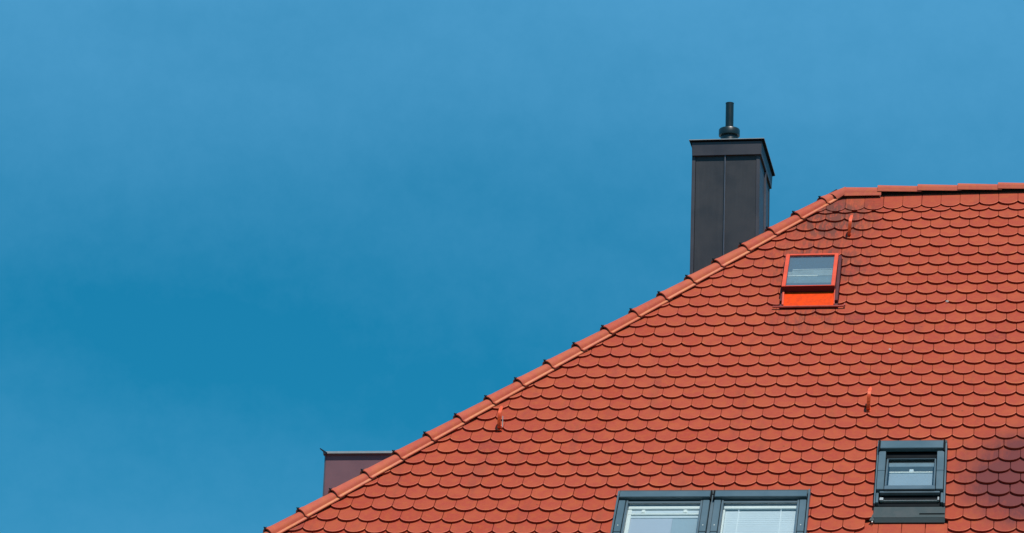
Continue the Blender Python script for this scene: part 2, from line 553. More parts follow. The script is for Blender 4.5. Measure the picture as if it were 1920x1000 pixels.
NR = int((EAVE_S + 0.1) / E_)
for r in range(1, NR + 1):
    off = 0.0 if r % 2 else 0.5
    cmin = int((HU0 - HK * r * E_) / W_) - 3
    edges = []
    for k in range(cmin, int(RIGHT_U / W_) + 1):
        c = k + off
        du, ds = drift(c, r)
        edges.append((c * W_ + du, r * E_ + ds + (0.016 if r == 1 else 0)))
    if r in OV:                     # courses right of the small window wander
        us, so_ = OV[r]
        right = list(us)
        while right[0] > 0.068 and r != 32:
            right.insert(0, right[0] - 0.184)
        base = right[-1]
        k = 1
        while base + 0.183 * k < RIGHT_U:
            right.append(base + 0.183 * k)
            k += 1
        keep = [q for q in edges if q[0] < right[0] - 0.12]
        for i in range(len(keep) - 1):
            if r == 32 and -0.60 < (keep[i][0] + keep[i + 1][0]) / 2 < 0.09:
                continue
            add_tile(keep[i][0], keep[i + 1][0], keep[i][1])
        if r != 32:
            add_tile(keep[-1][0], right[0], (keep[-1][1] + so_) / 2)
        for i in range(len(right) - 1):
            add_tile(right[i], right[i + 1], so_ + 0.002 * i)
        if r < 26 or r > 31:
            pass
    elif r == 33:
        add = [-0.66, -0.47, -0.28, -0.09, 0.095]
        L = [q for q in edges if q[0] < -0.75]
        Rr = [0.19 + 0.183 * i for i in range(26)]
        for i in range(len(L) - 1):
            add_tile(L[i][0], L[i + 1][0], L[i][1])
        add_tile(L[-1][0], -0.66, L[-1][1])
        for i in range(4):
            add_tile(add[i], add[i + 1], 5.275)
        add_tile(0.095, 0.19, 5.275)
        for i in range(len(Rr) - 1):
            add_tile(Rr[i], Rr[i + 1], 5.275)
    else:
        for i in range(len(edges) - 1):
            add_tile(edges[i][0], edges[i + 1][0], (edges[i][1] + edges[i + 1][1]) / 2)
# the ridge course: tiles cut short under the ridge caps
ROW0 = []
for k in range(-7, 29):
    c = k - 0.5
    ROW0.append((c * W_, (c + 1) * W_))

# which tiles become objects of their own: the 300 that show largest
def proj(p):
    d = p - CAMP
    q = [sum(RM[i][j] * d[j] for j in range(3)) for i in range(3)]
    return 960 + 5881.83 * q[0] / q[2], 500 + 5881.83 * q[1] / q[2], q[2]
def seen(u, s):
    x, y, z = proj(P(u, s - 0.04))
    return 0 <= x <= 1920 and y <= 1000
cand = []
for i, (uc, s, pl, full) in enumerate(tiles):
    if seen(uc, s):
        x, y, z = proj(P(uc, s))
        cand.append((-(y) - (0 if full else -60), i))
cand.sort()
single = set(i for _, i in cand[:300])

base_poly = outline(-W_ / 2 + GAP / 2, W_ / 2 - GAP / 2)
bv, bf = tile_geo(base_poly)
tile_me = bpy.data.meshes.new('roof_tile')
tile_me.from_pydata(bv, [], bf)
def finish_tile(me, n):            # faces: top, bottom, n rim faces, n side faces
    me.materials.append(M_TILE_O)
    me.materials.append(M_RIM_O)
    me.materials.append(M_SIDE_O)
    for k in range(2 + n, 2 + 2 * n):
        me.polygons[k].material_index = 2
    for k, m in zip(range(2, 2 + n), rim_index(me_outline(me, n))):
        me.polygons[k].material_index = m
def me_outline(me, n):
    return [(v.co.x, v.co.y) for v in me.vertices[n:2 * n]]
def rim_index(pl):                 # the painted-in rim highlight runs along the rounded tail only
    out = []
    for i in range(len(pl)):
        (x0, y0), (x1, y1) = pl[i], pl[(i + 1) % len(pl)]
        out.append(1 if y0 < 0.002 and y1 < 0.002 and x1 - x0 > 0.004 else 0)
    return out
finish_tile(tile_me, len(base_poly))

def tile_matrix(uc, s, frame=ROOF, hofs=0.0, tilt=TILT):
    j = Matrix.Translation((uc + rnd(-.0008, .0008), -s + rnd(-.0030, .0030), hofs + rnd(0, .0012)))
    return frame @ j @ Matrix.Rotation(rnd(-.009, .009), 4, 'Z') @ Matrix.Rotation(-tilt + rnd(-.002, .006), 4, 'X') @ Matrix.Rotation(rnd(-.006, .006), 4, 'Y')
def rand_tint(p_dark=0.012):
    if random.random() < p_dark * 0.7:
        return -rnd(0.45, 0.9)
    return min(1, max(0, random.gauss(0.5, 0.19)))

field = {'v': [], 'f': [], 't': [], 'm': []}
def to_field(fd, mt, v, f, t):
    b = len(fd['v'])
    fd['v'] += [tuple(mt @ Vector(p)) for p in v]
    fd['f'] += [tuple(b + i for i in q) for q in f]
    fd['t'] += [t] * len(v)
    n = len(v) // 3
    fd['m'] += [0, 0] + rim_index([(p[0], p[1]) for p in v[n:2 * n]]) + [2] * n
for i, (uc, s, pl, full) in enumerate(tiles):
    mt = tile_matrix(uc, s)
    t = rand_tint()
    if i in single:
        if full and abs((pl[8][0] - pl[0][0]) - (W_ - GAP)) < 0.0035:
            me = tile_me
        else:
            v, f = tile_geo(pl)
            me = bpy.data.meshes.new('roof_tile')
            me.from_pydata(v, [], f)
            finish_tile(me, len(pl))
        o = link('roof_tile', me, None, roof, mt)
        o['tint'] = t
    else:
        v, f = tile_geo(pl)
        to_field(field, mt, v, f, t)
# ridge course
def short_tile(ua, ub, s, top):
    pl = outline(-(ub - ua) / 2 + GAP / 2, (ub - ua) / 2 - GAP / 2)
    pl = clip(pl, 0, 1, s - top)
    uc = (ua + ub) / 2
    return clip(pl, -1.0, HK, uc - HU0 + HK * s - 0.01)
for k, (ua, ub) in enumerate(ROW0):
    um = (ua + ub) / 2
    s = 0.128 - 0.042 * min(um, 0.9)
    pl = short_tile(ua, ub, s, -0.105 - 0.02 * min(um, 0.9))
    if len(pl) < 3 or area(pl) < 0.0006:
        continue
    v, f = tile_geo(pl)
    t = {0: -0.95, 1: 0.95, 2: -0.25}.get(k - 1, rand_tint())
    mt = tile_matrix(um, s, hofs=0.011, tilt=TILT * 0.6)
    if um < 0.9 and um > -1.6:
        me = bpy.data.meshes.new('ridge_course_tile')
        me.from_pydata(v, [], f)
        finish_tile(me, len(pl))
        o = link('ridge_course_tile', me, None, roof, mt)
        o['tint'] = t
    else:
        to_field(field, mt, v, f, t)

def build_field(name, fd, parent):
    me = bpy.data.meshes.new(name)
    me.from_pydata(fd['v'], [], fd['f'])
    at = me.attributes.new('tint', 'FLOAT', 'POINT')
    at.data.foreach_set('value', fd['t'])
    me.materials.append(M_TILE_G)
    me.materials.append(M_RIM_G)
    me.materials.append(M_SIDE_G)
    if 'm' in fd:
        me.polygons.foreach_set('material_index', fd['m'])
    o = link(name, me, None, parent)
    o['kind'] = 'stuff'
    return o
build_field('roof_tile_field', field, roof)

# hip-end slope tiles (turned away from the photograph's side)
X_END = endS
EF = Matrix.Identity(4)
ex, ey, ez = Vector((0, -1, 0)), -endS, n_end
for r in range(3):
    EF[r][0], EF[r][1], EF[r][2] = ex[r], ey[r], ez[r]
EF[0][3], EF[1][3], EF[2][3] = apex.x, ry, apex.z
f2 = {'v': [], 'f': [], 't': [], 'm': []}
slope_len = (EAVE_S - RIDGE_S) * SP / math.sin(END_ANG)
for r in range(2, int(slope_len / E_)):
    st = r * E_
    half = (st * math.sin(END_ANG) / SP) * CP
    kk = int(half / W_) + 1
    for k in range(-kk, kk + 1):
        c = (k + (0.5 if r % 2 else 0)) * W_
        pl = list(base_poly)
        HK2 = CP * math.sin(END_ANG) / SP
        # |x| <= HK2 * s' along both hips
        pl = clip(pl, 1, HK2, HK2 * st - c - 0.01) if pl else pl
        pl = clip(pl, -1, HK2, HK2 * st + c - 0.01) if len(pl) > 2 else pl
        if len(pl) > 2 and area(pl) > 0.0006:
            v, f = tile_geo(pl)
            to_field(f2, tile_matrix(c, st, EF), v, f, rand_tint())
build_field('hip_end_tile_field', f2, roof)

# rear slope: plain courses as long overlapping boards of tile
f3 = {'v': [], 'f': [], 't': []}
for r in range(1, NR + 1):
    s0, s1 = (r - 2) * E_, r * E_
    for j in range(0, 60):
        ua = -8 + j * W_ * 1.25
        ub = ua + W_ * 1.25 - 0.003
        if ua < HU0 - HK * s0 or ub > RIGHT_U:
            continue
        q = [back(P(ua, s0, -0.03)), back(P(ub, s0, -0.03)), back(P(ub, s1, 0)), back(P(ua, s1, 0)),
             back(P(ub, s1, -0.014)), back(P(ua, s1, -0.014))]
        b = len(f3['v'])
        f3['v'] += [tuple(p) for p in q]
        f3['f'] += [(b, b + 1, b + 2, b + 3), (b + 3, b + 2, b + 4, b + 5)]
        f3['t'] += [rand_tint()] * 6
build_field('rear_tile_field', f3, roof)

# ------------------------------------------------------------------ hip and ridge caps
Bv = n_main.cross(D).normalized()
# lateral frame across the hip
Nn = (n_main.normalized() + n_end.normalized())
Nn = (Nn - D * Nn.dot(D)).normalized()
Bl = D.cross(Nn).normalized()
mm = D.cross(n_main).normalized()            # in the main slope, square to the hip
if mm.x < 0:
    mm = -mm
if Bl.dot(mm) < 0:
    Bl = -Bl
W0 = 0.112
tipv = mm * W0 + n_main * 0.014
TB, TN = tipv.dot(Bl), tipv.dot(Nn)

def cap_section(tb, tn, ah, fl, n=14, th=0.0):
    """half-round cap with a flat flange each side; tb, tn = position of the flange tip"""
    pts = []
    rb = tb - fl
    zb = tn + 0.012
    for k in range(n + 1):
        a = math.pi * k / n
        pts.append((rb * math.cos(a) * -1, zb + (ah - zb) * math.sin(a) ** 0.85))
    pts = [(-tb, tn)] + pts + [(tb, tn)]
    return pts
def cap_mesh(name, tb, tn, ah, fl, length, collar=True, taper=0.86):
    """local x along the axis towards the mouth, y lateral, z up"""
    th = 0.013
    secs = [(0.0, taper), (length * 0.5, (taper + 1) / 2), (length - 0.050, 0.985)]
    secs += [(length - 0.045, 1.030), (length - 0.012, 1.045), (length, 1.06)] if collar else [(length, 1.0)]
    mb = MB()
    rings = []
    for x, k in secs:
        sc_ = cap_section(tb * (0.5 + 0.5 * k), tn, tn + (ah - tn) * k, fl)
        outer = [(x, y, z) for y, z in sc_]
        inner = []
        for y, z in sc_:
            d = math.hypot(y, z - tn) or 1
            kk = 1 - th / max(d, th * 1.5)
            inner.append((x, y * (1 if abs(y) >= tb * 0.8 else kk), tn + (z - tn) * kk - (0.008 if abs(y) >= tb * 0.8 else 0)))
        rings.append((outer, inner))
    n = len(rings[0][0])
    for o, i_ in rings:
        mb.v += o + i_
    st = 2 * n
    for a in range(len(rings) - 1):
        for k in range(n - 1):
            mb.f.append((a * st + k, a * st + k + 1, (a + 1) * st + k + 1, (a + 1) * st + k))
            mb.f.append((a * st + n + k + 1, a * st + n + k, (a + 1) * st + n + k, (a + 1) * st + n + k + 1))
        mb.f.append((a * st, (a + 1) * st, (a + 1) * st + n, a * st + n))
        mb.f.append((a * st + n - 1, a * st + 2 * n - 1, (a + 1) * st + 2 * n - 1, (a + 1) * st + n - 1))
    fcount = len(mb.f)
    last = (len(rings) - 1) * st
    for k in range(n - 1):
        mb.f.append((last + k, last + k + 1, last + n + k + 1, last + n + k))
        mb.f.append((k + 1, k, n + k, n + k + 1))
    me = mb.mesh(name, smooth=True)
    me.materials.append(M_CAP)
    me.materials.append(M_CAP_EDGE)
    if collar:
        for p in me.polygons:
            c = p.center
            if abs(c.y) > tb - fl * 0.8 and p.normal.z > 0.3 and c.x < length - 0.01:
                p.material_index = 1
    return me
def frame(origin, x, y, z):
    M = Matrix.Identity(4)
    for r in range(3):
        M[r][0], M[r][1], M[r][2], M[r][3] = x[r], y[r], z[r], origin[r]
    return M
CRH = 0.030                                    # crest height of a cap above the hip line
hip_me = cap_mesh('hip_cap', TB, TN, CRH, 0.028, 0.405)
top_me = cap_mesh('hip_cap', TB, TN, CRH, 0.028, 0.215)
clip_mb = MB()
clip_mb.box(-0.014, 0.006, -0.008, 0.008, -0.002, 0.005)
clip_mb.box(0.001, 0.006, -0.008, 0.008, -0.016, 0.013)
clip_me = clip_mb.mesh('ridge_clip')
clip_me.materials.append(M_CLIP)
step = 0.2707
K = math.sqrt(1 + HK * HK)
SM0 = 0.035                                    # slope coordinate of the first mouth
tiltc = 0.013 / 0.355
for k in range(0, 28):
    sm = SM0 + step * k
    if sm > EAVE_S + 0.1:
        break
    mouth = P(HU0 - HK * sm, sm)
    L_here = 0.215 if k == 0 else 0.405
    start = mouth - D * L_here
    # the mouth rides on the next cap down
    ang = rnd(-0.004, 0.004) + tiltc
    z2 = (Nn + D * ang).normalized()
    x2 = (D - Nn * (-ang) * -1).normalized()
    x2 = (D + Nn * ang * 1.0).normalized()
    z2 = (Nn - D * ang).normalized()
    y2 = z2.cross(x2)
    org = start + Nn * (0.002 - 0.0) + Bl * rnd(-0.0015, 0.0015)
    o = link('hip_cap', top_me if k == 0 else hip_me, None, roof, frame(org, x2, y2, z2))
    o['tint'] = 0.5 + rnd(-0.45, 0.4)
    cp = org + x2 * L_here + z2 * (TN + (CRH - TN) * 1.10)
    link('ridge_clip', clip_me, None, roof, frame(cp, x2, y2, z2))
# dark underlay beneath hip and ridge caps
ul = MB()
e0 = P(HU0 - HK * RIDGE_S, RIDGE_S); e1 = P(xe, EAVE_S)
ul.poly([e0 + Bl * 0.07 + Nn * -0.03, e0 + Nn * 0.03, e0 - Bl * 0.07 - Nn * 0.03, e1 + Bl * 0.07 + Nn * -0.03, e1 + Nn * 0.03, e1 - Bl * 0.07 - Nn * 0.03],
        [(0, 1, 4, 3), (1, 2, 5, 4), (0, 3, 5, 2), (0, 2, 1), (3, 4, 5)])
part('hip_underlay', ul, M_FELT, roof)
ul = MB()
ul.box(apex.x, RIGHT_U, ry - 0.040, ry + 0.040, apex.z - 0.10, apex.z - 0.012)
part('ridge_underlay', ul, M_FELT, roof)

ridge_me = cap_mesh('ridge_cap', 0.088, -0.040, 0.036, 0.006, 0.415, collar=False, taper=0.88)
first_me = cap_mesh('ridge_cap', 0.100, -0.073, 0.034, 0.010, 0.36, collar=False, taper=0.9)
rz = apex.z
for k in range(0, 17):
    x0 = -1.016 if k == 0 else -0.690 + 0.378 * (k - 1)
    if x0 > RIGHT_U - 0.2:
        break
    # the mouth looks left: local x towards -world x
    ln = 0.36 if k == 0 else 0.415
    lift = 0.007 if k else 0.0
    tl = 0.026 if k else 0.0
    x2 = Vector((-1, 0, tl)).normalized()
    z2 = Vector((tl, 0, 1)).normalized()
    y2 = z2.cross(x2)
    org = Vector((x0, ry, rz)) + (-x2) * ln + Vector((0, 0, lift + (0.010 if k else 0.006) + 0.004 * max(0, min(x0, 2)) + rnd(-0.001, 0.001)))
    o = link('ridge_cap', first_me if k == 0 else ridge_me, None, roof, frame(org, x2, y2, z2))
    o['tint'] = 0.5 + rnd(-0.45, 0.4)
# the mitred end piece where hips and ridge meet
mt_ = MB()
A_ = Vector((-1.03, ry, rz))
ring0, ring1 = [], []
for k in range(11):
    a = math.pi * k / 10
    ring0.append(A_ + Vector((0.03, -math.cos(a) * 0.104, -0.062 + 0.106 * math.sin(a) ** 0.85)))
    q = P(HU0 - HK * (-0.045), -0.045)
    ring1.append(q + Bl * math.cos(a) * TB * 0.97 + Nn * (TN + 0.006 + (CRH - 0.004 - TN) * math.sin(a) ** 0.85))
mt_.v = [tuple(p) for p in ring0] + [tuple(p) for p in ring1]
for k in range(10):
    mt_.f.append((k, k + 1, 11 + k + 1, 11 + k))
mo = part('mitre_cap', mt_, M_CAP, roof, smooth=True)
mo['tint'] = 0.7

# ------------------------------------------------------------------ chimney
ch = empty('chimney', (-2.148, 0.52, -2.1), house, 'tall dark zinc clad chimney box with flue pipe')
X0, X1, Y0, Y1, ZB, ZC = -2.4765, -1.820, 0.018, 1.010, -2.1, 0.50
core = MB()
core.box(X0 + 0.012, X1 - 0.012, Y0 + 0.012, Y1 - 0.012, ZB, ZC)
part('chimney_body', core, M_FRAMED, ch)
XS = -2.154
def panel(x0, x1, y0, y1):
    p = MB()
    p.box(x0, x1, y0, y1, ZB, ZC - 0.004)
    return p
cs = 0.034
# front panels, corner strips and seam
part('cladding_panel', panel(X0 + cs + 0.004, XS - 0.004, Y0 + 0.005, Y0 + 0.013), M_ZINC, ch, bevel=0.0015)
part('cladding_panel', panel(XS + 0.004, X1 - cs - 0.002, Y0 + 0.005, Y0 + 0.013), M_ZINC, ch, bevel=0.0015)
part('standing_seam', panel(XS - 0.0055, XS + 0.0055, Y0 - 0.012, Y0 + 0.013), M_SEAM, ch, bevel=0.002)
part('corner_strip', panel(X0, X0 + cs, Y0, Y0 + 0.014), M_ZINC2, ch, bevel=0.002)
part('corner_strip', panel(X1 - cs, X1 - 0.0015, Y0, Y0 + 0.014), M_ZINC2, ch, bevel=0.002)
# side panels
YS = 0.525
for side, xx in (('r', X1), ('l', X0)):
    sgn = 1 if side == 'r' else -1
    def sp(y0, y1, d0, d1):
        a, b_ = xx - sgn * d0, xx - sgn * d1
        return panel(min(a, b_), max(a, b_), y0, y1)
    part('corner_strip', sp(Y0, Y0 + 0.016, 0.0, 0.0012) if False else sp(Y0 + 0.0145, Y0 + 0.05, 0.0, 0.013), M_ZINC2, ch, bevel=0.002)
    part('cladding_panel', sp(Y0 + 0.055, YS - 0.012, 0.005, 0.013), M_ZINC2, ch, bevel=0.0015)
    part('cladding_panel', sp(YS + 0.012, Y1 - 0.055, 0.005, 0.013), M_ZINC2, ch, bevel=0.0015)
    part('standing_seam', sp(YS - 0.006, YS + 0.006, -0.014, 0.013), M_SEAM, ch, bevel=0.002)
    part('corner_strip', sp(Y1 - 0.05, Y1, 0.0, 0.013), M_ZINC, ch, bevel=0.002)
part('cladding_panel', panel(X0, X1, Y1 - 0.011, Y1 - 0.002), M_ZINC, ch)
# cap: fascia, soffit and lip
fa = MB()
fx0, fx1, fy0, fy1 = -2.474, -1.806, -0.004, 1.058
tx0, tx1, ty0, ty1 = -2.478, -1.800, -0.012, 1.066
zb, zt_ = 0.472, 0.604
fa.poly([(fx0, fy0, zb), (fx1, fy0, zb), (fx1, fy1, zb), (fx0, fy1, zb), (tx0, ty0, zt_), (tx1, ty0, zt_), (tx1, ty1, zt_), (tx0, ty1, zt_)],
        [(3, 2, 1, 0), (0, 1, 5, 4), (1, 2, 6, 5), (2, 3, 7, 6), (3, 0, 4, 7), (4, 5, 6, 7)])
part('cap_fascia', fa, M_ZINC2, ch, bevel=0.002)
so2 = MB()
so2.poly([(tx0 - 0.002, ty0 - 0.002, zt_ + 0.002), (tx1 + 0.002, ty0 - 0.002, zt_ + 0.002), (tx1 + 0.002, ty1, zt_ + 0.002), (tx0 - 0.002, ty1, zt_ + 0.002),
          (-2.501, -0.030, 0.620), (-1.777, -0.030, 0.620), (-1.777, 1.09, 0.620), (-2.501, 1.09, 0.620)],
         [(3, 2, 1, 0), (0, 1, 5, 4), (1, 2, 6, 5), (2, 3, 7, 6), (3, 0, 4, 7), (4, 5, 6, 7)])
part('cap_soffit', so2, M_FRAMED, ch)
lp = MB()
lp.box(-2.503, -1.774, -0.033, 1.093, 0.6205, 0.6285)
part('cap_lip', lp, M_LIP, ch, bevel=0.0015)
fl = MB()
fcx, fcy = -2.168, 0.45
fl.lathe([(0.085, 0.60), (0.085, 0.83), (0.080, 0.84)], fcx, fcy)
part('flue_collar', fl, M_FLUE, ch, smooth=True)
fl = MB()
fl.lathe([(0.084, 0.822), (0.103, 0.826), (0.104, 0.832), (0.104, 0.884), (0.099, 0.893), (0.070, 0.899), (0.045, 0.901)], fcx, fcy)
part('flue_ring', fl, M_FLUE, ch, smooth=True)
fl = MB()
fl.lathe([(0.0395, 0.895), (0.0395, 1.160), (0.0415, 1.162), (0.0415, 1.168), (0.036, 1.170), (0.035, 1.06)], fcx, fcy, cap=False)
part('flue_pipe', fl, M_FLUE, ch, smooth=True)

# ------------------------------------------------------------------ dormer on the hip-end slope
do = empty('dormer', (-4.8, -1.0, -3.8), house, 'purple-brown sheet metal dormer cheek behind the hip')
c = MB()
c.box(-5.448, -3.6, -2.0, -1.985, -4.75, -2.966)
part('dormer_cheek', c, M_PURPLE, do)
c = MB()
c.box(-5.448, -3.6, -0.115, -0.10, -4.75, -2.966)
part('dormer_cheek', c, M_PURPLE, do)
c = MB()
c.box(-5.446, -5.42, -1.984, -0.116, -4.75, -2.966)
part('dormer_front', c, M_PURPLE, do)
c = MB()
c.box(-5.455, -5.447, -1.80, -0.30, -4.10, -3.10)
part('dormer_window_pane', c, M_FRAMES, do)
c = MB()
c.box(-5.458, -5.4465, -2.006, -1.990, -4.75, -2.966)
part('corner_trim', c, M_SEAM, do)
c = MB()
c.box(-5.47, -3.5, -2.012, -0.08, -2.966, -2.948)
part('dormer_roof', c, M_PURPLE, do)
c = MB()
c.box(-5.47, -3.5, -2.030, -2.013, -2.958, -2.936)
part('roof_edge_trim', c, M_LIP, do, bevel=0.003)
c = MB()
c.poly([(-5.50, -2.044, -2.915), (-5.50, -2.02, -2.915), (-5.44, -2.02, -2.966), (-5.44, -2.044, -2.966), (-5.492, -2.044, -2.91), (-5.492, -2.02, -2.91), (-5.43, -2.02, -2.948), (-5.43, -2.044, -2.948)],
       [(0, 1, 2, 3), (7, 6, 5, 4), (0, 4, 5, 1), (2, 6, 7, 3), (1, 5, 6, 2), (0, 3, 7, 4)])
part('edge_return', c, M_CLIP, do)

# ------------------------------------------------------------------ double roof window (runs out of the frame below)
S1 = 6.05
dw = empty('roof_window', P(-1.85, 5.4, 0), house, 'wide twin roof window with white blinds behind two panes')
def rb(name, mat, u0, u1, s0, s1, h0, h1, parent, h0b=None, h1b=None, bevel=0.002, label=None, smooth=False):
    m_ = MB()
    m_.rbox(u0, u1, s0, s1, h0, h1, h0b, h1b)
    return part(name, m_, mat, parent, label, smooth, bevel)
rb('flashing', M_FRAMED, -2.652, -1.050, 4.700, S1 + 0.08, -0.055, 0.005, dw, bevel=0)
rb('head_flashing', M_APRON, -2.645, -1.058, 4.655, 4.7115, 0.0, 0.048, dw)
rb('side_flashing', M_FRAME, -2.655, -2.640, 4.670, S1 + 0.06, -0.02, 0.055, dw)
rb('side_flashing', M_FRAME, -1.060, -1.045, 4.655, S1 + 0.06, -0.02, 0.055, dw)
for (ua, ub, blind) in ((-2.628, -1.869, 'roller'), (-1.829, -1.066, 'slats')):
    wd = 0.054
    s_h0, s_h1 = 4.712, 4.800
    rb('hood', M_FRAME, ua, ub, s_h0, s_h1, 0.045, 0.082, dw, 0.045, 0.088, bevel=0.004)
    rb('hood_gap', M_FRAMED, ua + 0.004, ub - 0.004, s_h0, s_h1 + 0.022, 0.006, 0.044, dw, bevel=0)
    for a, b2_ in ((ua, ua + wd), (ub - wd, ub)):
        rb('side_cover', M_FRAME, a, b2_, s_h1 + 0.024, 5.250, 0.006, 0.072, dw, bevel=0.003)
        rb('side_cover', M_FRAME, a, b2_, 5.253, S1, 0.006, 0.070, dw, bevel=0.003)
        m_ = MB()
        sc0 = P((a + b2_) / 2, 5.165, 0.072)
        m_.box(sc0.x - 0.004, sc0.x + 0.004, sc0.y - 0.004, sc0.y + 0.004, sc0.z - 0.004, sc0.z + 0.004)
        part('screw', m_, M_WHITE, dw)
    # sash frame inside
    ia, ib = ua + wd + 0.006, ub - wd - 0.006
    sw = 0.016
    sa = s_h1 + 0.008
    rb('sash_stile', M_FRAMES, ia, ia + sw, sa, S1 - 0.07, 0.006, 0.058, dw)
    rb('sash_stile', M_FRAMES, ib - sw, ib, sa, S1 - 0.07, 0.006, 0.058, dw)
    rb('sash_rail', M_FRAMES, ia + sw, ib - sw, sa, sa + 0.030, 0.006, 0.050, dw)
    rb('sash_rail', M_FRAMES, ia, ib, S1 - 0.07, S1 - 0.01, 0.006, 0.058, dw)
    ga, gb = ia + sw + 0.001, ib - sw - 0.001
    gs = sa + 0.031
    rb('pane', M_GLASS, ga, gb, gs, S1 - 0.071, 0.040, 0.046, dw, bevel=0)
    # inside: white reveal, blinds
    rb('white_rail', M_WHITE, ga + 0.004, gb - 0.002, gs + 0.012, gs + 0.048, 0.007, 0.028, dw)
    if blind == 'roller':
        rb('white_stile', M_WHITE, ga + 0.001, ga + 0.034, gs + 0.052, S1 - 0.08, 0.007, 0.024, dw)
        rb('roller_head', M_SLAT, ga + 0.004, gb - 0.004, gs + 0.060, gs + 0.100, 0.007, 0.020, dw, bevel=0.004)
        rb('roller_rail', M_WHITE, ga + 0.004, gb - 0.004, gs + 0.104, gs + 0.124, 0.007, 0.026, dw, bevel=0.003)
        rb('roller_bar', M_SLAT, ga + 0.030, gb - 0.006, gs + 0.132, gs + 0.160, 0.007, 0.018, dw, bevel=0.003)
        for q in (0.12, 0.47):
            rb('blind_bracket', M_WHITE, ga + q, ga + q + 0.028, gs + 0.064, gs + 0.104, 0.008, 0.032, dw)
        mid = ga + 0.385
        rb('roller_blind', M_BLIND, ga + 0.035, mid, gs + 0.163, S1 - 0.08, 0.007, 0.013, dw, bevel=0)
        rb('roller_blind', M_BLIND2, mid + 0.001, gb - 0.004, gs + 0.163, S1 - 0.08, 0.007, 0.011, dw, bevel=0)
    else:
        rb('white_stile', M_WHITE, ga + 0.001, ga + 0.016, gs + 0.066, S1 - 0.08, 0.007, 0.032, dw)
        rb('blind_shadow_gap', M_APRON, ga + 0.004, gb - 0.002, gs + 0.050, gs + 0.064, 0.007, 0.012, dw, bevel=0)
        s_ = gs + 0.068
        while s_ < S1 - 0.1:
            rb('blind_slat', M_SLAT, ga + 0.018, gb - 0.004, s_, s_ + 0.0246, 0.008, 0.0130, dw, 0.0092, 0.0142, bevel=0)
            s_ += 0.025
        for q in (0.125, 0.475):
            rb('blind_cord', M_CORD, ga + q, ga + q + 0.007, gs + 0.055, S1 - 0.1, 0.018, 0.021, dw, bevel=0)
rb('mullion_channel', M_FRAMES, -1.862, -1.836, 4.72, S1, 0.0, 0.046, dw)
rb('mullion_clip', M_FRAMED, -1.868, -1.858, 4.695, 4.815, 0.02, 0.078, dw)
rb('mullion_clip', M_FRAMED, -1.842, -1.832, 4.695, 4.815, 0.02, 0.078, dw)
rb('sill_cover', M_FRAME, -2.652, -1.048, S1, S1 + 0.07, -0.02, 0.065, dw)

# ------------------------------------------------------------------ small tilted roof window, right
sw_ = empty('roof_window', P(-0.225, 4.45, 0), house, 'small grey roof window tilted open above its lead apron')
rb('flashing', M_FRAMED, -0.512, 0.064, 4.010, 4.835, -0.055, 0.004, sw_, bevel=0)
rb('head_flashing', M_APRON, -0.515, 0.066, 3.978, 4.016, 0.0, 0.052, sw_)
rb('side_flashing', M_FRAME, -0.515, -0.504, 3.990, 4.850, -0.02, 0.050, sw_)
rb('side_flashing', M_FRAME, 0.052, 0.065, 3.990, 4.850, -0.02, 0.050, sw_)
rb('hood', M_FRAME, -0.488, 0.036, 4.022, 4.136, 0.045, 0.080, sw_, 0.045, 0.088, bevel=0.004)
rb('hood_clip', M_FRAMED, -0.502, -0.490, 4.010, 4.165, 0.02, 0.085, sw_)
rb('hood_clip', M_FRAMED, 0.038, 0.050, 4.010, 4.165, 0.02, 0.085, sw_)
for a, b2_ in ((-0.498, -0.440), (-0.012, 0.046)):
    rb('side_cover', M_FRAME, a, b2_, 4.158, 4.430, 0.006, 0.072, sw_, bevel=0.003)
    rb('side_cover', M_FRAME, a, b2_, 4.433, 4.690, 0.006, 0.074, sw_, bevel=0.003)
# opening and sash: top swings in, bottom swings out
rb('reveal', M_APRON, -0.439, -0.013, 4.16, 4.83, -0.050, -0.030, sw_, bevel=0)
rb('reveal_head', M_FRAMED, -0.439, -0.013, 4.137, 4.200, -0.05, 0.030, sw_, bevel=0)
ha, hb = 0.004, 0.062
def hs(s):
    return ha + (hb - ha) * (s - 4.18) / (4.70 - 4.18)
def sash(name, mat, u0, u1, s0, s1, lo, hi, bevel=0.002):
    return rb(name, mat, u0, u1, s0, s1, hs(s0) + lo, hs(s0) + hi, sw_, hs(s1) + lo, hs(s1) + hi, bevel)
sash('sash_rail', M_FRAMES, -0.430, -0.022, 4.190, 4.208, 0, 0.02)
sash('sash_rail', M_FRAMES, -0.434, -0.018, 4.640, 4.700, 0, 0.02)
sash('sash_stile', M_FRAMES, -0.432, -0.418, 4.209, 4.639, 0, 0.02)
sash('sash_stile', M_FRAMES, -0.034, -0.020, 4.209, 4.639, 0, 0.02)
sash('pane', M_GLASS, -0.417, -0.035, 4.209, 4.638, 0.008, 0.013, 0)
sash('roller_head', M_APRON, -0.405, -0.047, 4.300, 4.385, -0.012, -0.004, 0)
sash('blind_handle', M_SLAT, -0.240, -0.205, 4.355, 4.392, -0.003, 0.004, 0.002)
sash('roller_bar', M_WHITE, -0.405, -0.047, 4.392, 4.408, -0.012, 0.003)
sash('roller_blind', M_LIN4, -0.405, -0.047, 4.409, 4.632, -0.012, -0.006, 0)
sash('dark_room', M_LIN2, -0.412, -0.040, 4.211, 4.298, -0.012, -0.006, 0)
rb('drip_rail', M_FRAMES, -0.470, 0.020, 4.702, 4.722, 0.030, 0.062, sw_)
rb('sill_gap', M_FRAMED, -0.480, 0.030, 4.724, 4.775, -0.02, 0.02, sw_, bevel=0)
rb('gutter_edge', M_LIP, -0.440, 0.010, 4.782, 4.788, 0.010, 0.030, sw_)
rb('gutter_end', M_LIP, -0.470, -0.440, 4.752, 4.788, 0.010, 0.036, sw_)
